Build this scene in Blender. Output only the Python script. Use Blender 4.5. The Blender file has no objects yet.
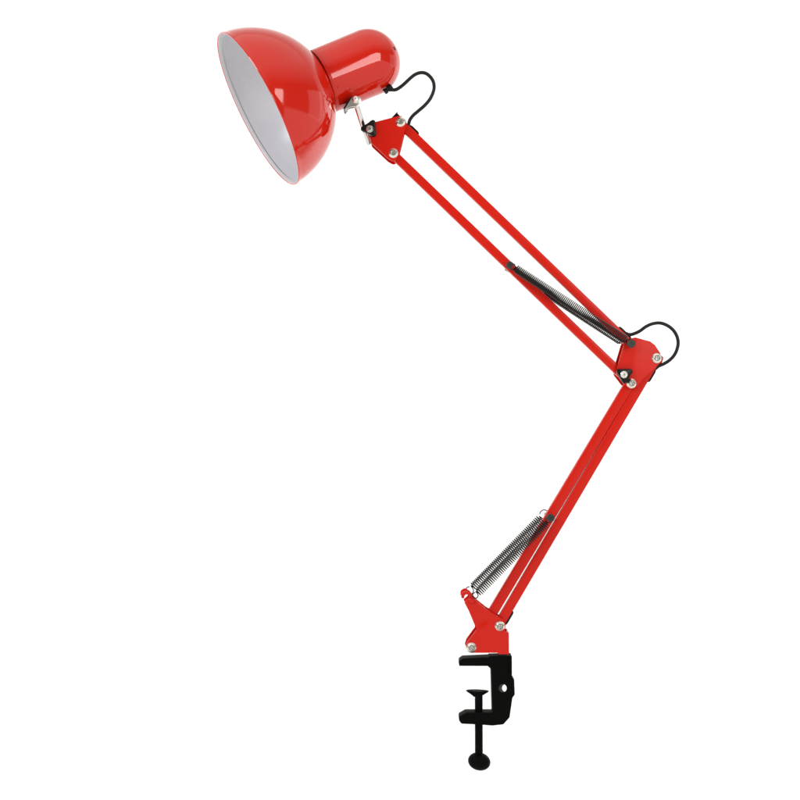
import bpy, bmesh, math, random
from mathutils import Vector, Matrix

random.seed(4)
C = bpy.context.scene.collection
S = 0.001                      # everything is drawn in millimetres
D = 1100.0                     # camera to lamp plane, mm


def Q(px, py, y=0.0):
    """photo pixel at depth y (mm behind the arm plane) -> point in mm"""
    k = (D + y) / D
    return Vector(((px - 400.0) * k, y, (400.0 - py) * k + 400.0))


ROOT = Q(486, 690, 0)

# ------------------------------------------------------------------ materials


def new_mat(name):
    m = bpy.data.materials.new(name)
    m.use_nodes = True
    nt = m.node_tree
    return m, nt, nt.nodes['Principled BSDF']


def bump(nt, b, scale, strength, detail=2.0, dist=0.0004):
    tc = nt.nodes.new('ShaderNodeTexCoord')
    nz = nt.nodes.new('ShaderNodeTexNoise')
    nz.inputs['Scale'].default_value = scale
    nz.inputs['Detail'].default_value = detail
    bp = nt.nodes.new('ShaderNodeBump')
    bp.inputs['Strength'].default_value = strength
    bp.inputs['Distance'].default_value = dist
    nt.links.new(tc.outputs['Object'], nz.inputs['Vector'])
    nt.links.new(nz.outputs['Fac'], bp.inputs['Height'])
    nt.links.new(bp.outputs['Normal'], b.inputs['Normal'])
    return tc, nz


def vary_rough(nt, b, tc, lo, hi, scale):
    nz = nt.nodes.new('ShaderNodeTexNoise')
    nz.inputs['Scale'].default_value = scale
    nz.inputs['Detail'].default_value = 4
    mr = nt.nodes.new('ShaderNodeMapRange')
    mr.inputs['From Min'].default_value = 0.3
    mr.inputs['From Max'].default_value = 0.7
    mr.inputs['To Min'].default_value = lo
    mr.inputs['To Max'].default_value = hi
    nt.links.new(tc.outputs['Object'], nz.inputs['Vector'])
    nt.links.new(nz.outputs['Fac'], mr.inputs['Value'])
    nt.links.new(mr.outputs['Result'], b.inputs['Roughness'])


def paint(name, col, r0, r1, bscale=260, bstr=0.02, ior=1.5, spec=0.5):
    m, nt, b = new_mat(name)
    b.inputs['Base Color'].default_value = (*col, 1)
    b.inputs['IOR'].default_value = ior
    b.inputs['Specular IOR Level'].default_value = spec
    tc, _ = bump(nt, b, bscale, bstr)
    vary_rough(nt, b, tc, r0, r1, 35)
    return m


RED = paint('red_gloss_enamel', (0.60, 0.013, 0.004), 0.05, 0.10, 120, 0.015, 1.52)
RED_SATIN = paint('red_satin_enamel', (0.625, 0.014, 0.006), 0.18, 0.28, 38, 0.6, 1.33, 0.4)
WHITE = paint('white_enamel_lining', (0.60, 0.60, 0.65), 0.24, 0.34, 150, 0.02, 1.5)
BLACK = paint('black_cast_iron_paint', (0.0025, 0.0025, 0.0025), 0.5, 0.62, 900, 0.08, 1.3, 0.12)
PLASTIC = paint('black_plastic', (0.006, 0.006, 0.006), 0.3, 0.4, 600, 0.05, 1.4, 0.3)
RUBBER = paint('black_rubber_cable', (0.010, 0.010, 0.010), 0.4, 0.5, 500, 0.05, 1.4, 0.35)


def metal(name, col, rough):
    m, nt, b = new_mat(name)
    b.inputs['Base Color'].default_value = (*col, 1)
    b.inputs['Metallic'].default_value = 1.0
    tc, _ = bump(nt, b, 300, 0.03)
    vary_rough(nt, b, tc, rough * 0.8, rough * 1.25, 60)
    return m


CHROME = metal('chrome', (0.80, 0.80, 0.80), 0.10)
ZINC = metal('zinc_plated_steel', (0.86, 0.84, 0.79), 0.26)
DARK_STEEL = paint('blackened_spring_steel', (0.006, 0.0058, 0.0058), 0.3, 0.4, 600, 0.02, 1.4, 0.4)
GUNMETAL = paint('dark_peg_steel', (0.022, 0.021, 0.017), 0.35, 0.45, 500, 0.04, 1.5)
RECESS = metal('dull_screw_recess', (0.34, 0.35, 0.31), 0.35)

# ------------------------------------------------------------------ mesh helpers


def build(name, bm, mat, parent, angle=35, mats=None):
    """link a bmesh drawn in world mm as one mesh object under its parent"""
    bmesh.ops.recalc_face_normals(bm, faces=bm.faces[:])
    for v in bm.verts:
        v.co = (v.co - ROOT) * S
    me = bpy.data.meshes.new(name)
    bm.to_mesh(me)
    bm.free()
    for m in (mats or [mat]):
        me.materials.append(m)
    for p in me.polygons:
        p.use_smooth = True
    me.set_sharp_from_angle(angle=math.radians(angle))
    o = bpy.data.objects.new(name, me)
    C.objects.link(o)
    if parent is not None:
        o.parent = parent
    return o


def frame_of(axis):
    a = axis.normalized()
    h = Vector((0, 0, 1)) if abs(a.z) < 0.9 else Vector((0, 1, 0))
    u = h.cross(a).normalized()
    return a, u, a.cross(u).normalized()


def lathe(bm, prof, org, axis, segs=48, sq=(1, 1), mi=0, close=True):
    a, u, v = frame_of(axis)
    rings = []
    for t, r in prof:
        c = org + a * t
        if r < 1e-6:
            rings.append([bm.verts.new(c)])
        else:
            rings.append([bm.verts.new(c + (u * math.cos(2 * math.pi * i / segs) * sq[0] + v * math.sin(2 * math.pi * i / segs) * sq[1]) * r)
                          for i in range(segs)])
    for A, B in zip(rings, rings[1:]):
        for i in range(segs):
            j = (i + 1) % segs
            if len(A) == 1 and len(B) == 1:
                continue
            if len(A) == 1:
                f = bm.faces.new((A[0], B[i], B[j]))
            elif len(B) == 1:
                f = bm.faces.new((A[i], A[j], B[0]))
            else:
                f = bm.faces.new((A[i], A[j], B[j], B[i]))
            f.material_index = mi
    if close:
        for R in (rings[0], rings[-1]):
            if len(R) > 1:
                f = bm.faces.new(R)
                f.material_index = mi


def tube(bm, pts, r, sides=10, caps=True):
    n = len(pts)
    t0 = (pts[1] - pts[0]).normalized()
    _, u, _ = frame_of(t0)
    rings = []
    for i, p in enumerate(pts):
        t = (pts[min(i + 1, n - 1)] - pts[max(i - 1, 0)]).normalized()
        u = (u - t * u.dot(t)).normalized()
        w = t.cross(u)
        rings.append([bm.verts.new(p + (u * math.cos(2 * math.pi * k / sides) + w * math.sin(2 * math.pi * k / sides)) * r) for k in range(sides)])
    for A, B in zip(rings, rings[1:]):
        for k in range(sides):
            j = (k + 1) % sides
            bm.faces.new((A[k], A[j], B[j], B[k]))
    if caps:
        bm.faces.new(rings[0])
        bm.faces.new(rings[-1])


def spline(pts, sub=8):
    out = []
    P = [pts[0] * 2 - pts[1]] + list(pts) + [pts[-1] * 2 - pts[-2]]
    for i in range(1, len(P) - 2):
        a, b, c, d = P[i - 1:i + 3]
        for k in range(sub):
            t = k / sub
            out.append(0.5 * ((2 * b) + (c - a) * t + (2 * a - 5 * b + 4 * c - d) * t * t + (3 * b - a - 3 * c + d) * t ** 3))
    out.append(pts[-1])
    return out


def fillet(poly, steps=5):
    """poly of (x, y, r): round each corner with radius r"""
    out = []
    n = len(poly)
    for i in range(n):
        x, y, r = (*poly[i], 0)[:3]
        p = Vector((x, y))
        if r <= 0:
            out.append(p)
            continue
        a = Vector(poly[i - 1][:2]) - p
        b = Vector(poly[(i + 1) % n][:2]) - p
        la, lb = a.length, b.length
        a.normalize()
        b.normalize()
        ang = a.angle(b)
        d = min(r / math.tan(ang / 2), la * 0.48, lb * 0.48)
        A, B = p + a * d, p + b * d
        for k in range(steps + 1):
            t = k / steps
            out.append(A * (1 - t) ** 2 + p * 2 * t * (1 - t) + B * t * t)
    return out


def slab(bm, loop, y0, y1, bev=0.35, holes=(), shift=0.0, bend=None):
    """extrude an outline (x, z in mm) from y0 to y1; holes = [(loop, rear loop)]"""
    fr = [bm.verts.new((x, y0, z)) for x, z in loop]
    bk = [bm.verts.new((x, y1, z)) for x, z in loop]
    n = len(loop)
    fe, be = [], []
    for i in range(n):
        bm.faces.new((fr[i], fr[(i + 1) % n], bk[(i + 1) % n], bk[i]))
    fe += [bm.edges.get((fr[i], fr[(i + 1) % n])) for i in range(n)]
    be += [bm.edges.get((bk[i], bk[(i + 1) % n])) for i in range(n)]
    outer = fe + be
    for hf, hb in holes:
        a = [bm.verts.new((x, y0, z)) for x, z in hf]
        b = [bm.verts.new((x, y1, z)) for x, z in hb]
        m = len(a)
        for i in range(m):
            bm.faces.new((a[i], a[(i + 1) % m], b[(i + 1) % m], b[i]))
        fe += [bm.edges.get((a[i], a[(i + 1) % m])) for i in range(m)]
        be += [bm.edges.get((b[i], b[(i + 1) % m])) for i in range(m)]
    if holes:
        bmesh.ops.triangle_fill(bm, use_beauty=True, use_dissolve=False, edges=fe)
        bmesh.ops.triangle_fill(bm, use_beauty=True, use_dissolve=False, edges=be)
    else:
        bm.faces.new(fr)
        bm.faces.new(bk)
    if bev:
        bmesh.ops.bevel(bm, geom=outer, offset=bev, segments=2, profile=0.6, affect='EDGES', clamp_overlap=True)
    if bend:
        # cut the sheet into a fine net and press its shape into it
        step = 1.6
        for ax in (0, 2):
            lo = min(v.co[ax] for v in bm.verts)
            hi = max(v.co[ax] for v in bm.verts)
            k = lo + step
            while k < hi:
                co = Vector((0, 0, 0))
                no = Vector((0, 0, 0))
                co[ax], no[ax] = k, 1
                bmesh.ops.bisect_plane(bm, geom=bm.verts[:] + bm.edges[:] + bm.faces[:], plane_co=co, plane_no=no, dist=1e-4)
                k += step
        for v in bm.verts:
            v.co.y += bend(v.co.x, v.co.z)


def outline(poly, y):
    return [(Q(p.x, p.y, y).x, Q(p.x, p.y, y).z) for p in fillet(poly)]


def circle(px, py, r, y, n=28):
    c = Q(px, py, y)
    return [(c.x + r * math.cos(2 * math.pi * i / n), c.z + r * math.sin(2 * math.pi * i / n)) for i in range(n)]


FWD = Vector((0, -1, 0))


def bolt(px, py, parent, y=-8.6, r=5.0, depth=19.0, turn=0.3):
    """flanged round-head screw through a bracket, with a nut behind"""
    bm = bmesh.new()
    c = Q(px, py, y)
    c = Vector((c.x, y, c.z))
    lathe(bm, [(-depth, 0), (-depth, 2.4), (0, 2.4), (0, r), (0.35, r), (0.6, r - 0.15), (1.6, r - 1.3), (2.1, r - 1.75), (2.3, r - 2.0)], c, FWD, 36, close=False)
    lathe(bm, [(2.3, r - 2.0), (1.9, r - 2.2), (1.7, r - 2.5), (1.5, 0)], c, FWD, 36, mi=1, close=False)
    lathe(bm, [(-depth - 2.6, 3.6), (-depth + 0.3, 3.6)], c, FWD, 6)          # nut
    for k in range(2):                                                    # cross recess ribs
        R = Matrix.Rotation(turn + k * math.pi / 2, 4, 'Y')
        for s in (-1, 1):
            g = bmesh.ops.create_cube(bm, size=1.0)['verts']
            for v in g:
                v.co = Vector((v.co.x * 1.2 + s * 1.35, v.co.y * 0.5, v.co.z * 0.8))
                v.co = (R @ v.co) + c + Vector((0, -2.15, 0))
    return build('bolt', bm, ZINC, parent, 30, mats=[ZINC, RECESS])


def knob(px, py, parent, turn, r=6.4, amp=2.2, y=-8.6):
    """three-lobed wing knob with a bolt in its middle"""
    bm = bmesh.new()
    c = Q(px, py, y)
    n = 72
    prof = [(0, 0.88), (0.4, 0.97), (1.5, 1.0), (3.6, 1.0), (4.6, 0.95), (5.0, 0.84)]
    rings = []
    for t, s in prof:
        rings.append([bm.verts.new((c.x + (r + amp * math.cos(3 * (2 * math.pi * i / n - turn)) + 0.35 * math.cos(6 * (2 * math.pi * i / n - turn))) * s * math.cos(2 * math.pi * i / n), y - t,
                                    c.z + (r + amp * math.cos(3 * (2 * math.pi * i / n - turn)) + 0.35 * math.cos(6 * (2 * math.pi * i / n - turn))) * s * math.sin(2 * math.pi * i / n))) for i in range(n)])
    for A, B in zip(rings, rings[1:]):
        for i in range(n):
            bm.faces.new((A[i], A[(i + 1) % n], B[(i + 1) % n], B[i]))
    bm.faces.new(rings[0])
    bm.faces.new(rings[-1])
    return build('wing_knob', bm, PLASTIC, parent, 40)


def knob_bolt(px, py, parent, y=-13.6, r=3.5):
    bm = bmesh.new()
    c = Q(px, py, y)
    c = Vector((c.x, y, c.z))
    lathe(bm, [(-22, 0), (-22, 2.0), (0, 2.0), (0, r), (0.8, r), (1.1, r - 0.4), (1.1, r - 0.9)], c, FWD, 32)
    lathe(bm, [(1.0, 2.5), (1.9, 2.45), (2.2, 2.0), (2.2, 1.1)], c, FWD, 6, close=False)
    lathe(bm, [(2.2, 1.1), (1.7, 0.9), (1.7, 0)], c, FWD, 6, mi=1, close=False)
    lathe(bm, [(-24, 3.8), (-21.4, 3.8)], c, FWD, 6)
    return build('bolt', bm, ZINC, parent, 30, mats=[ZINC, RECESS])


# ------------------------------------------------------------------ the lamp
lamp = bpy.data.objects.new('desk_lamp', None)
lamp.empty_display_size = 0.05
lamp.location = ROOT * S
C.objects.link(lamp)
lamp['label'] = 'glossy red swing-arm desk lamp with bell shade, black springs and black table clamp'
lamp['category'] = 'desk lamp'

# --- lampshade -------------------------------------------------------------
AX = Vector((0.846, 0.215, 0.488)).normalized()
RIM = Q(257.8, 110.6, -22)
R0 = 79.0                         # rim radius
KX = 1.035


def dome(x):
    """outer radius of the bell at x mm behind the rim"""
    R, c = 79.3, -5.2
    xx = x / KX
    return math.sqrt(max(R * R - (xx - c) ** 2, 0))


bm = bmesh.new()
prof = [(0.8, R0 - 1.3), (-0.2, R0 - 0.8), (-0.5, R0 - 0.3), (-0.45, R0 + 0.2), (0.1, R0 + 0.6), (0.8, R0 + 0.5), (1.9, R0 + 0.05)]
XN = 70.0
for i in range(1, 40):
    x = 1.9 + (XN - 1.9) * math.sin(i / 39 * math.pi / 2) ** 0.9
    prof.append((x, dome(x)))
rn = dome(XN)
prof += [(XN + 0.5, rn - 1.2), (XN + 0.8, rn - 6)]
lathe(bm, prof, RIM, AX, 128, close=False)
shade = build('lampshade', bm, RED, lamp, 40)

bm = bmesh.new()
prof = [(0.3, R0 - 0.8), (0.0, R0 - 1.0), (0.2, R0 - 1.15), (0.8, R0 - 1.4), (3.4, R0 - 2.1)]
for i in range(1, 34):
    x = 3.5 + (XN - 2 - 3.5) * math.sin(i / 33 * math.pi / 2) ** 0.9
    prof.append((x, dome(x) - 1.8 - 0.9 * max(0, 1 - (x - 3.5) / 8)))
prof += [(XN - 1.8, 16), (XN - 1.8, 0)]
lathe(bm, prof, RIM, AX, 128, close=False)
lining = build('inner_lining', bm, WHITE, shade, 40)
bm = bmesh.new()
lathe(bm, [(3.3, R0 - 2.0), (3.25, R0 - 2.4), (3.6, R0 - 2.9)], RIM, AX, 128, close=False)
build('rim_groove_shade', bm, RECESS, lining, 40)  # dark grey strip: the shade line behind the lip, put in as colour

# --- lamp holder housing -----------------------------------------------------
AXH = Vector((0.878, 0.215, 0.428)).normalized()
NECK = RIM + AX * XN
bm = bmesh.new()
lathe(bm, [(0.8, 29.6), (2.8, 30.4)], NECK + Vector((0.8, 0, -2.0)), AXH, 96, close=False)
build('neck_ring', bm, PLASTIC, shade, 40)

HB = NECK + AXH * 0.7 + Vector((1.3, 0, -2.2))
HR = 32.0
HL = 53.5
bm = bmesh.new()
prof = [(0.2, HR - 2.4), (0.0, HR - 0.8), (0.1, HR - 0.2), (0.5, HR + 0.1), (1.2, HR + 0.1), (1.6, HR - 0.25), (2.0, HR - 0.25), (2.4, HR), (3.2, HR)]
prof += [(3.2 + (HL - 3.2) * i / 6, HR + 0.6 * i / 6) for i in range(1, 7)]
for i in range(1, 25):
    a = i / 24 * math.pi / 2
    prof.append((HL + 31 * math.sin(a), (HR + 0.6) * math.cos(a)))
lathe(bm, prof, HB, AXH, 112, close=False)
housing = build('lamp_holder_housing', bm, RED, lamp, 40)


def on_housing(t, px, py):
    """point of the housing's near surface seen at a pixel, and its normal"""
    cam = Vector((0, -D, 400))
    d = (Q(px, py, 0) - cam).normalized()
    best = None
    k = 900.0
    while k < 1300:
        p = cam + d * k
        x = (p - HB).dot(AXH)
        rad = (p - HB - AXH * x).length
        rr = HR + 0.6 * x / HL if x <= HL else (HR + 0.6) * math.sqrt(max(0, 1 - ((x - HL) / 31) ** 2))
        if 0 <= x <= HL + 31 and rad <= rr:
            n = (p - HB - AXH * min(x, HL)).normalized()
            return p, n
        k += 0.1
    return Q(px, py, 0), FWD


# cooling hole on the rounded end, tiny rivet by the seam
bm = bmesh.new()
p, n = on_housing(0, 394.5, 48.5)
lathe(bm, [(-0.6, 2.0), (0.15, 2.0), (0.25, 1.6), (0.25, 0)], p, n, 24, close=False)
build('vent_hole', bm, PLASTIC, housing)
bm = bmesh.new()
p, n = on_housing(0, 338.3, 87.0)
lathe(bm, [(-0.5, 1.3), (0.35, 1.2), (0.7, 0.8), (0.85, 0)], p, n, 24, close=False)
build('rivet', bm, RED, housing)

# strain relief under the rounded end
bm = bmesh.new()
a = Q(384.6, 92.0, -4)
b = Q(391.4, 85.6, -4)
ax = (b - a).normalized()
_, u, v = frame_of(ax)
out = Vector((0.69, 0, -0.72))
mid = (a + b) / 2
lathe(bm, [(-5.0, 2.4), (-4.4, 2.9), (-2.2, 3.0), (-1.8, 2.3), (0.6, 2.3), (1.0, 2.9), (3.6, 3.0), (4.4, 2.4)], mid, ax, 28)
lathe(bm, [(-1.5, 2.7), (1.5, 2.6), (4.5, 2.2), (5.0, 1.7)], mid, Vector((0.98, 0.0, -0.1)), 24)
build('strain_relief', bm, PLASTIC, housing)

# --- chrome stem with its clevis ------------------------------------------------
a = Q(354.6, 99.0, -16)
b = Q(364.0, 129.3, 0)
tail = Q(371.5, 146.5, 0)
st = (b - a).normalized()
bm = bmesh.new()
lathe(bm, [(3, 0), (3, 2.95), (3.6, 3.05), ((b - a).length - 2, 3.05), ((b - a).length + 1, 3.0), ((b - a).length + 15.4, 2.5), ((b - a).length + 16.2, 1.9), ((b - a).length + 16.2, 0)], a, st, 36)
stem = build('stem', bm, CHROME, lamp, 35)
bm = bmesh.new()
# clevis: a folded plate whose two cheeks hold the ball end of the stem
cl = fillet([(343.8, 108.2, 0.6), (350.6, 98.2, 2.5), (355.5, 95.2, 4.5), (361.2, 97.6, 4.2), (361.2, 102.6, 3.5), (356.0, 106.4, 2.5), (350.5, 107.0, 1), (345.2, 109.6, 0.5)])
for y0 in (-26.5, -21.0):
    slab(bm, [(Q(p.x, p.y, -26).x, Q(p.x, p.y, -26).z) for p in cl], y0, y0 + 1.4, 0.4)
g = Q(355.6, 99.2, -27)
lathe(bm, [(7.0, 2.4), (26.4, 2.4), (26.6, 3.7), (27.4, 3.6), (28.6, 2.9), (29.4, 1.7), (29.7, 0)], Vector((g.x, 0, g.z)), FWD, 28)
build('clevis', bm, ZINC, stem, 35)
bm = bmesh.new()
sl = fillet([(343.2, 108.6, 0.3), (351.0, 96.6, 0.4), (352.2, 97.3, 0.4), (344.8, 109.3, 0.3)])
slab(bm, [(Q(p.x, p.y, -26).x, Q(p.x, p.y, -26).z) for p in sl], -26.8, -8.0, 0.1)
build('slot_edge', bm, PLASTIC, housing)

# --- brackets -------------------------------------------------------------------
YF0, YF1, YR0, YR1 = -8.6, -7.2, 7.2, 8.6


def bracket(name, poly, web=None, rear_poly=None, bend=None):
    bm = bmesh.new()
    lp = outline(poly, YF0)
    slab(bm, lp, YF0, YF1, 0.35, bend=bend)
    slab(bm, outline(rear_poly or poly, YF0), YR0, YR1, 0.35)
    if web:
        for w in web:
            slab(bm, outline(w, YF0), YF1 - 0.2, YR0 + 0.2, 0)
    return build(name, bm, RED_SATIN, lamp, 35)


top_poly = [(368.5, 131, 3), (373.5, 122.4, 2), (394.5, 117.0, 6), (400.2, 115.6, 5), (406.6, 120.5, 5), (405.6, 127, 2), (399.0, 154.5, 5), (394.8, 162.2, 5), (388.0, 158.4, 4), (371.6, 143.2, 3)]
top = bracket('head_bracket', top_poly, web=None)
bolt(400.4, 121.9, top, turn=0.5)
bolt(393.3, 153.0, top, turn=0.1)
knob(370.0, 129.2, top, math.radians(63), 7.0, 1.8)
knob_bolt(369.6, 129.1, top)

elb_poly = [(624.0, 344.5, 1), (629.8, 338.6, 3), (635.5, 337.4, 1.5), (650.6, 341.4, 2), (655.4, 345.0, 1.5), (660.8, 353.0, 2), (662.2, 358.2, 4), (660.0, 363.6, 4), (644.6, 377.6, 2), (637.8, 385.6, 5), (631.2, 389.6, 6), (624.6, 385.0, 5), (616.6, 374.5, 4), (617.4, 366.6, 1)]
elb_rear = elb_poly[:5] + [(662.0, 352.4, 2), (667.6, 356.6, 2.5), (665.8, 362.4, 2.5)] + elb_poly[8:]


def elbow_bend(x, z):
    # the right half of the pressed sheet leans away a few degrees
    x0 = Q(637, 0, YF0).x + (z - 440) * 0.15
    t = min(max((x - x0) / 5 + 0.5, 0), 1)
    return (0.075 * max(0, x - x0) + 0.015 * (z - 420)) * t


elbow = bracket('elbow_bracket', elb_poly, rear_poly=elb_rear, bend=elbow_bend, web=[[(635.8, 338.2), (636.0, 339.4), (650.2, 343.2), (650.6, 342.0)]])
bolt(656.7, 358.1, elbow, y=-7.3, depth=17.0, turn=0.9)
bolt(631.4, 383.3, elbow, turn=0.5)
knob(623.8, 374.6, elbow, math.radians(-90), 6.8, 1.6)
knob_bolt(623.9, 374.6, elbow)

base_poly = [(464.3, 602.4, 1), (469.2, 598.2, 1.5), (468.6, 595.0, 1), (466.0, 594.0, 1.5), (464.4, 596.0, 1), (464.2, 598.6, 0.8), (461.4, 598.2, 1), (461.2, 593.6, 3), (465.6, 590.6, 3), (470.4, 593.4, 2), (477.5, 602.0, 1), (486.6, 609.4, 1), (503.0, 619.6, 3), (506.0, 625.6, 4), (504.6, 631.4, 1), (508.8, 632.4, 0.6), (509.0, 654.2, 0.4), (498.4, 654.2, 0.3), (497.8, 652.8, 0.3), (470.5, 652.9, 4), (465.4, 648.5, 4), (467.2, 642.4, 3), (476.6, 629.6, 2), (468.6, 610.4, 1)]


def base_bend(x, z):
    # shallow pressed hollow at the waist
    c = Q(483, 621.5, YF0)
    u, v = (x - c.x), (z - c.z)
    a = (u * 0.8 + v * 0.6) / 5.5
    b = (v * 0.8 - u * 0.6) / 3.2
    return 1.4 * math.exp(-(a * a + b * b))


base = bracket('base_bracket', base_poly, bend=base_bend, web=[[(507.4, 632.6), (508.6, 632.6), (508.8, 654.0), (507.6, 654.0)], [(498.6, 653.2), (508.8, 653.2), (508.8, 654.1), (498.6, 654.1)]])
bolt(499.9, 626.2, base, turn=0.9, r=5.1)
bolt(471.5, 647.6, base, turn=0.1, r=5.1)
# spring pin boss between the hook tips
bm = bmesh.new()
g = Q(471.6, 600.6, YF0)
lathe(bm, [(-3, 3.2), (1.0, 3.2), (2.2, 2.7), (3.0, 1.6), (3.2, 0)], Vector((g.x, YF0 + 0.5, g.z)), FWD, 32)
build('spring_pin', bm, RED_SATIN, base, 35)

# --- arm bars -------------------------------------------------------------------
BW, BD = 8.6, 7.0


def bar(p0, p1, e0, e1, w=BW):
    a, b = Q(*p0, -7), Q(*p1, -7)
    a.y = b.y = 0
    d = (b - a).normalized()
    n = Vector((d.z, 0, -d.x))
    if n.z < 0:
        n = -n
    A, B = a - d * e0, b + d * e1
    bm = bmesh.new()
    # a square tube: outer shell, inner shell and ring caps, so the ends are open
    def ring(p, hw, hd, r, k=4):
        pts = []
        for cx, cy, s in ((1, 1, 0), (-1, 1, 90), (-1, -1, 180), (1, -1, 270)):
            for i in range(k + 1):
                t = math.radians(s + 90 * i / k)
                pts.append(bm.verts.new(p + n * (cx * (hw - r) + r * math.cos(t)) + Vector((0, 1, 0)) * (cy * (hd - r) + r * math.sin(t))))
        return pts
    o0, o1 = ring(A, w / 2, BD / 2, 1.1), ring(B, w / 2, BD / 2, 1.1)
    i0, i1 = ring(A, w / 2 - 1, BD / 2 - 1, 0.3), ring(B, w / 2 - 1, BD / 2 - 1, 0.3)
    m = len(o0)
    for i in range(m):
        j = (i + 1) % m
        bm.faces.new((o0[i], o0[j], o1[j], o1[i]))
        bm.faces.new((i0[j], i0[i], i1[i], i1[j]))
        bm.faces.new((o0[j], o0[i], i0[i], i0[j]))
        bm.faces.new((o1[i], o1[j], i1[j], i1[i]))
    return build('arm_bar', bm, RED_SATIN, lamp, 50), a, b, d, n


def sleeve(base_pt, d, n, t0, t1, off, parent, th=2.0, taper=2.5):
    """black cable grommet lying on the outer face of a bar"""
    bm = bmesh.new()
    pts = [(t0, 0), (t1, 0), (t1 - 0.4, th * 0.7), (t1 - taper, th), (t0 + taper, th), (t0 + 0.4, th * 0.7)]
    fr = []
    for y in (-2.8, 2.8):
        fr.append([bm.verts.new(base_pt + d * t + n * (off + h) + Vector((0, y, 0))) for t, h in pts])
    m = len(pts)
    for i in range(m):
        j = (i + 1) % m
        bm.faces.new((fr[0][i], fr[0][j], fr[1][j], fr[1][i]))
    bm.faces.new(fr[0])
    bm.faces.new(fr[1])
    bmesh.ops.bevel(bm, geom=bm.edges[:], offset=0.35, segments=2, affect='EDGES', clamp_overlap=True)
    return build('cable_sleeve', bm, PLASTIC, parent, 40)


def end_cap(p, d, n, t0, t1, parent):
    bm = bmesh.new()
    g = bmesh.ops.create_cube(bm, size=1.0)['verts']
    for v in g:
        v.co = p + d * (t0 + (v.co.x + 0.5) * (t1 - t0)) + n * (v.co.y * (BW + 0.8)) + Vector((0, 1, 0)) * (v.co.z * (BD + 0.8))
    bmesh.ops.bevel(bm, geom=bm.edges[:], offset=0.8, segments=3, affect='EDGES')
    return build('end_cap', bm, PLASTIC, parent, 40)


def peg(px, py, parent, r, y0, y1, hr):
    """steel pin across a bar that holds the springs, with a flat head at each end"""
    bm = bmesh.new()
    g = Q(px, py, y0)
    c = Vector((g.x, 0, g.z))
    lathe(bm, [(-y1, 0), (-y1, r - 0.3), (-y1 + 0.3, r), (-y1 + 1.6, r), (-y0 - 1.6, r), (-y0 - 1.4, hr), (-y0 - 0.5, hr), (-y0, hr - 0.6), (-y0, 1.3), (-y0 - 0.6, 1.1), (-y0 - 0.6, 0)], c, FWD, 32)
    return build('spring_peg', bm, GUNMETAL, parent, 35)


ub, a, b, d, n = bar((400.4, 121.9), (631.7, 344.6), 4, 3)
end_cap(a, d, n, -9.6, -3.6, ub)
sleeve(a, d, n, 8.0, 21.0, BW / 2 - 0.1, ub)
sleeve(b, d, n, -21.0, -4.0, BW / 2 - 0.1, ub)
peg(631.6, 343.6, ub, 2.0, -17.5, 17.5, 4.1)
lb, a, b, d, n = bar((393.3, 153.2), (623.9, 375.2), 3, 2)
peg(509.9, 264.9, lb, 2.0, -17.5, 17.5, 3.6)
rb, a, b, d, n = bar((656.9, 358.6), (499.4, 625.8), 3, 3, 9.6)
sleeve(a, d, -n if n.x < 0 else n, 9.5, 24.0, 4.7, rb)
sleeve(b, d, -n if n.x < 0 else n, -19.0, -3.0, 4.7, rb)
fb, a, b, d, n = bar((631.15, 383.15), (472.4, 648.1), 3, 3, 9.9)
peg(550.7, 518.0, fb, 2.0, -17.5, 17.5, 4.0)

# --- springs ----------------------------------------------------------------------


def spring(a, b, r, pitch, wire, gap0, gap1, loop0=True, loop1=True, spread=None):
    """coil between two pegs with a ring hook at each end"""
    ax = (b - a).normalized()
    L = (b - a).length
    Y = Vector((0, 1, 0))
    nrm = ax.cross(Y).normalized()
    s0, s1 = gap0, L - gap1
    turns = round((s1 - s0) / pitch)
    pts = []
    per = 16
    if loop0:
        rr = gap0 / 2
        for i in range(20):
            t = math.radians(45 + 315 * i / 19)
            pts.append(a + ax * (rr * 0.9 + rr * math.cos(t)) + nrm * (rr * math.sin(t)))
    N = turns * per
    for i in range(N + 1):
        f = i / N
        t = 2 * math.pi * turns * f
        g = spread(f) if spread else f
        w = min(1.0, i / per, (N - i) / per)
        rr = r * (0.55 + 0.45 * w)
        pts.append(a + ax * (s0 + (s1 - s0) * g) + (nrm * math.cos(t) + Y * math.sin(t)) * rr)
    if loop1:
        rr = gap1 / 2
        for i in range(20):
            t = math.radians(180 - 315 * i / 19)
            pts.append(b - ax * (rr * 0.9 - rr * math.cos(t)) + nrm * (rr * math.sin(t)) * -1)
    bm = bmesh.new()
    tube(bm, pts, wire, 6)
    return build('spring', bm, DARK_STEEL, lamp, 60)


def same_plane(px, py, y):
    g = Q(px, py, -12.5)
    return Vector((g.x, y, g.z))


def stretched(f):
    # the coils open up for a moment where the spring is bent over the bar
    return f + 0.010 * math.exp(-((f - 0.30) / 0.02) ** 2) * ((f - 0.30) / 0.02)


for y in (-11.5, 10.5):
    spring(same_plane(509.9, 264.9, y), same_plane(631.6, 343.6, y), 4.0, 1.80, 0.62, 6, 6)
spring(same_plane(473.6, 597.3, -12.0), same_plane(550.8, 517.8, -12.0), 4.2, 2.15, 0.57, 5.5, 6)
spring(same_plane(468.6, 597.6, 12.5), same_plane(550.4, 514.0, 12.5), 4.1, 2.15, 0.57, 8, 9)

# --- cables --------------------------------------------------------------------------


def cable(pts, y):
    bm = bmesh.new()
    ps = [Q(p[0], p[1], p[2] if len(p) > 2 else y) for p in pts]
    tube(bm, spline(ps, 8), 1.7, 14)
    return build('cable', bm, RUBBER, lamp, 60)


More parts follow.
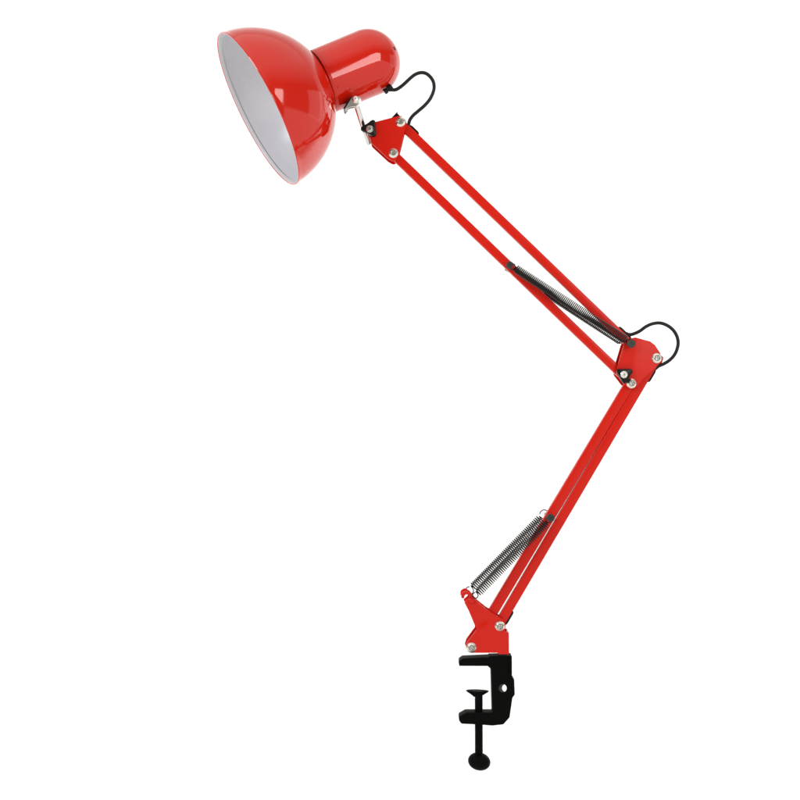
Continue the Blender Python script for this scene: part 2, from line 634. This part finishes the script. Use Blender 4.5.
cable([(388, 89.2), (392, 89.8), (395.6, 89.7), (399.6, 87.6), (404.8, 83.4), (410, 78.5), (415, 74.6), (420.5, 72.7), (425.8, 73.4), (430.3, 76.9), (433.3, 81.8), (434.1, 87.8), (432.6, 93.8), (429.5, 99.8), (424.3, 105.8), (418.3, 111), (413, 115.6), (409.8, 120.2), (408.4, 125.5)], -2)
cable([(624.5, 333.0), (630, 334.6), (635, 333.3), (640, 330.9), (646, 326.6), (652.5, 323.8), (660, 323.0), (667.5, 325.6), (673.6, 330.6), (677.3, 337.5), (678, 345), (675.2, 353.6), (670, 359.8), (663.8, 363.9), (658.8, 366.0), (654.5, 369.5)], 0)

# --- table clamp ------------------------------------------------------------------------
YC0, YC1 = -6.5, 6.5
clamp_poly = [(459.2, 661.0, 2.5), (463.0, 658.4, 2), (489.0, 657.2, 0.3), (489.2, 656.4, 0.3), (511.9, 655.8, 1), (512.0, 677.6, 0.6), (514.2, 679.4, 1.2), (514.8, 694.4, 1.2), (512.4, 698.0, 1), (509.6, 717.4, 3), (503.4, 724.4, 3), (492.4, 725.6, 3), (480, 724.6, 1), (461.4, 723.7, 2), (459.2, 720.8, 1), (459.2, 716.6, 2), (466.0, 712.8, 1.5), (492.4, 712.8, 0.6), (491.2, 669.2, 2.6), (487.6, 666.0, 0.6), (459.2, 665.9, 0.6)]
hf = circle(502.6, 688.2, 4.1, YC0)
hb = [(x + 4.6, z - 3.2) for x, z in circle(502.6, 688.2, 3.9, YC0)]
bm = bmesh.new()
slab(bm, outline(clamp_poly, YC0), YC0, YC1, 0.7, holes=[(hf, hb)])
clamp = build('table_clamp', bm, BLACK, lamp, 40)
# raised rib along the outer edge of the casting
bm = bmesh.new()
slab(bm, outline([(508.8, 657.2, 0.5), (511.2, 657.2, 0.5), (511.4, 677.0, 0.5), (509.2, 677.0, 0.5)], YC0 - 1), YC0 - 0.9, YC0 + 0.4, 0.4)
build('rib', bm, BLACK, clamp, 40)

SX = 478.7
top_s, bot_s = Q(SX, 692.0, 0), Q(SX + 0.2, 753, 0)
bm = bmesh.new()
L = (top_s - bot_s).length
prof = [(0, 3.9)]
k = 0
t = 4.0
while t < L - 6:
    prof += [(t, 4.0), (t + 0.6, 3.75), (t + 1.2, 4.0)]
    t += 1.5
prof += [(L - 4, 3.9), (L, 3.9)]
lathe(bm, prof, bot_s, top_s - bot_s, 32)
screw = build('clamp_screw', bm, BLACK, lamp, 30)
bm = bmesh.new()
lathe(bm, [(-5.8, 4.0), (-5.0, 4.4), (-0.9, 10.6), (-0.2, 11.4), (0.3, 11.4), (0.5, 10.9), (0.5, 0)], Q(477.4, 690.9, 0), Vector((0.03, 0, 1)), 48, sq=(1.0, 0.4))
build('pressure_pad', bm, BLACK, screw, 40)
bm = bmesh.new()
lathe(bm, [(8.6 * math.sin(math.radians(q)), 11.3 * math.cos(math.radians(q))) for q in range(-90, 91, 9)], Q(479.2, 761.4, 0), Vector((0.20, 0, 1)), 48, sq=(1, 1), close=False)
for v in bm.verts:
    v.co.y *= 0.8
build('turning_knob', bm, BLACK, screw, 40)

# ------------------------------------------------------------------ studio
m, nt, b = new_mat('white_studio_paper')
b.inputs['Base Color'].default_value = (0.92, 0.92, 0.92, 1)
b.inputs['Roughness'].default_value = 0.9
bm = bmesh.new()
g = bmesh.ops.create_cube(bm, size=1.0)['verts']
for v in g:
    v.co = Vector((v.co.x * 9.0, 1.62 + v.co.y * 0.02, 0.4 + v.co.z * 8.0))
me = bpy.data.meshes.new('backdrop')
bm.to_mesh(me)
bm.free()
me.materials.append(m)
back = bpy.data.objects.new('backdrop', me)
back['kind'] = 'structure'
C.objects.link(back)


def area(name, loc, target, w, h, radiance, col=(1, 1, 1)):
    l = bpy.data.lights.new(name, 'AREA')
    l.shape = 'RECTANGLE'
    l.size, l.size_y = w, h
    l.energy = radiance * math.pi * w * h
    l.color = col
    o = bpy.data.objects.new(name, l)
    o.location = loc
    o.rotation_euler = (Vector(target) - Vector(loc)).to_track_quat('-Z', 'Y').to_euler()
    C.objects.link(o)
    return o


area('backdrop_light', (-2.0, 0.35, 0.4), (-2.0, 1.62, 0.4), 1.0, 3.2, 4.9)
area('backdrop_light', (2.0, 0.35, 0.4), (2.0, 1.62, 0.4), 1.0, 3.2, 4.9)
area('window_softbox', (0.83, -1.27, 0.88), (-0.08, 0, 0.68), 0.50, 0.66, 7, (1, 0.985, 0.96))
area('side_softbox', (1.55, 0.25, 0.95), (0, 0, 0.6), 0.8, 0.8, 0.7)
area('left_softbox', (-1.30, -0.95, 1.12), (-0.12, 0, 0.65), 0.6, 0.6, 10)

w = bpy.data.worlds.new('World')
bpy.context.scene.world = w
w.use_nodes = True
nt = w.node_tree
bg = nt.nodes['Background']
tc = nt.nodes.new('ShaderNodeTexCoord')
sx = nt.nodes.new('ShaderNodeSeparateXYZ')
mr = nt.nodes.new('ShaderNodeMapRange')
mr.inputs['From Min'].default_value = -1
mr.inputs['From Max'].default_value = 1
rp = nt.nodes.new('ShaderNodeValToRGB')
cr = rp.color_ramp


def zpos(z):
    return (z + 1) / 2


cr.elements[0].position = 0.0
cr.elements[0].color = (0.85, 0.82, 0.76, 1)
cr.elements[1].position = 1.0
cr.elements[1].color = (1.0, 0.97, 0.91, 1)
for z, v in ((-0.06, 0.95), (-0.03, 0.22), (0.45, 0.16), (0.80, 0.95)):
    e = cr.elements.new(zpos(z))
    e.color = (v, v * 0.965, v * 0.90, 1)
nt.links.new(tc.outputs['Generated'], sx.inputs[0])
nt.links.new(sx.outputs['Z'], mr.inputs['Value'])
nt.links.new(mr.outputs['Result'], rp.inputs['Fac'])
nt.links.new(rp.outputs['Color'], bg.inputs['Color'])
bg.inputs['Strength'].default_value = 1.1

# ------------------------------------------------------------------ camera
cd = bpy.data.cameras.new('camera')
cam = bpy.data.objects.new('camera', cd)
cam.location = (0, -D * S, 0.4)
cam.rotation_euler = (math.radians(90), 0, 0)
cd.sensor_width = 36
cd.lens = 36 * D / 800.0
cd.clip_end = 100
C.objects.link(cam)
sc = bpy.context.scene
sc.camera = cam
sc.view_settings.view_transform = 'Standard'
sc.view_settings.look = 'None'
sc.view_settings.exposure = 0
sc.view_settings.gamma = 1
sc.render.film_transparent = False
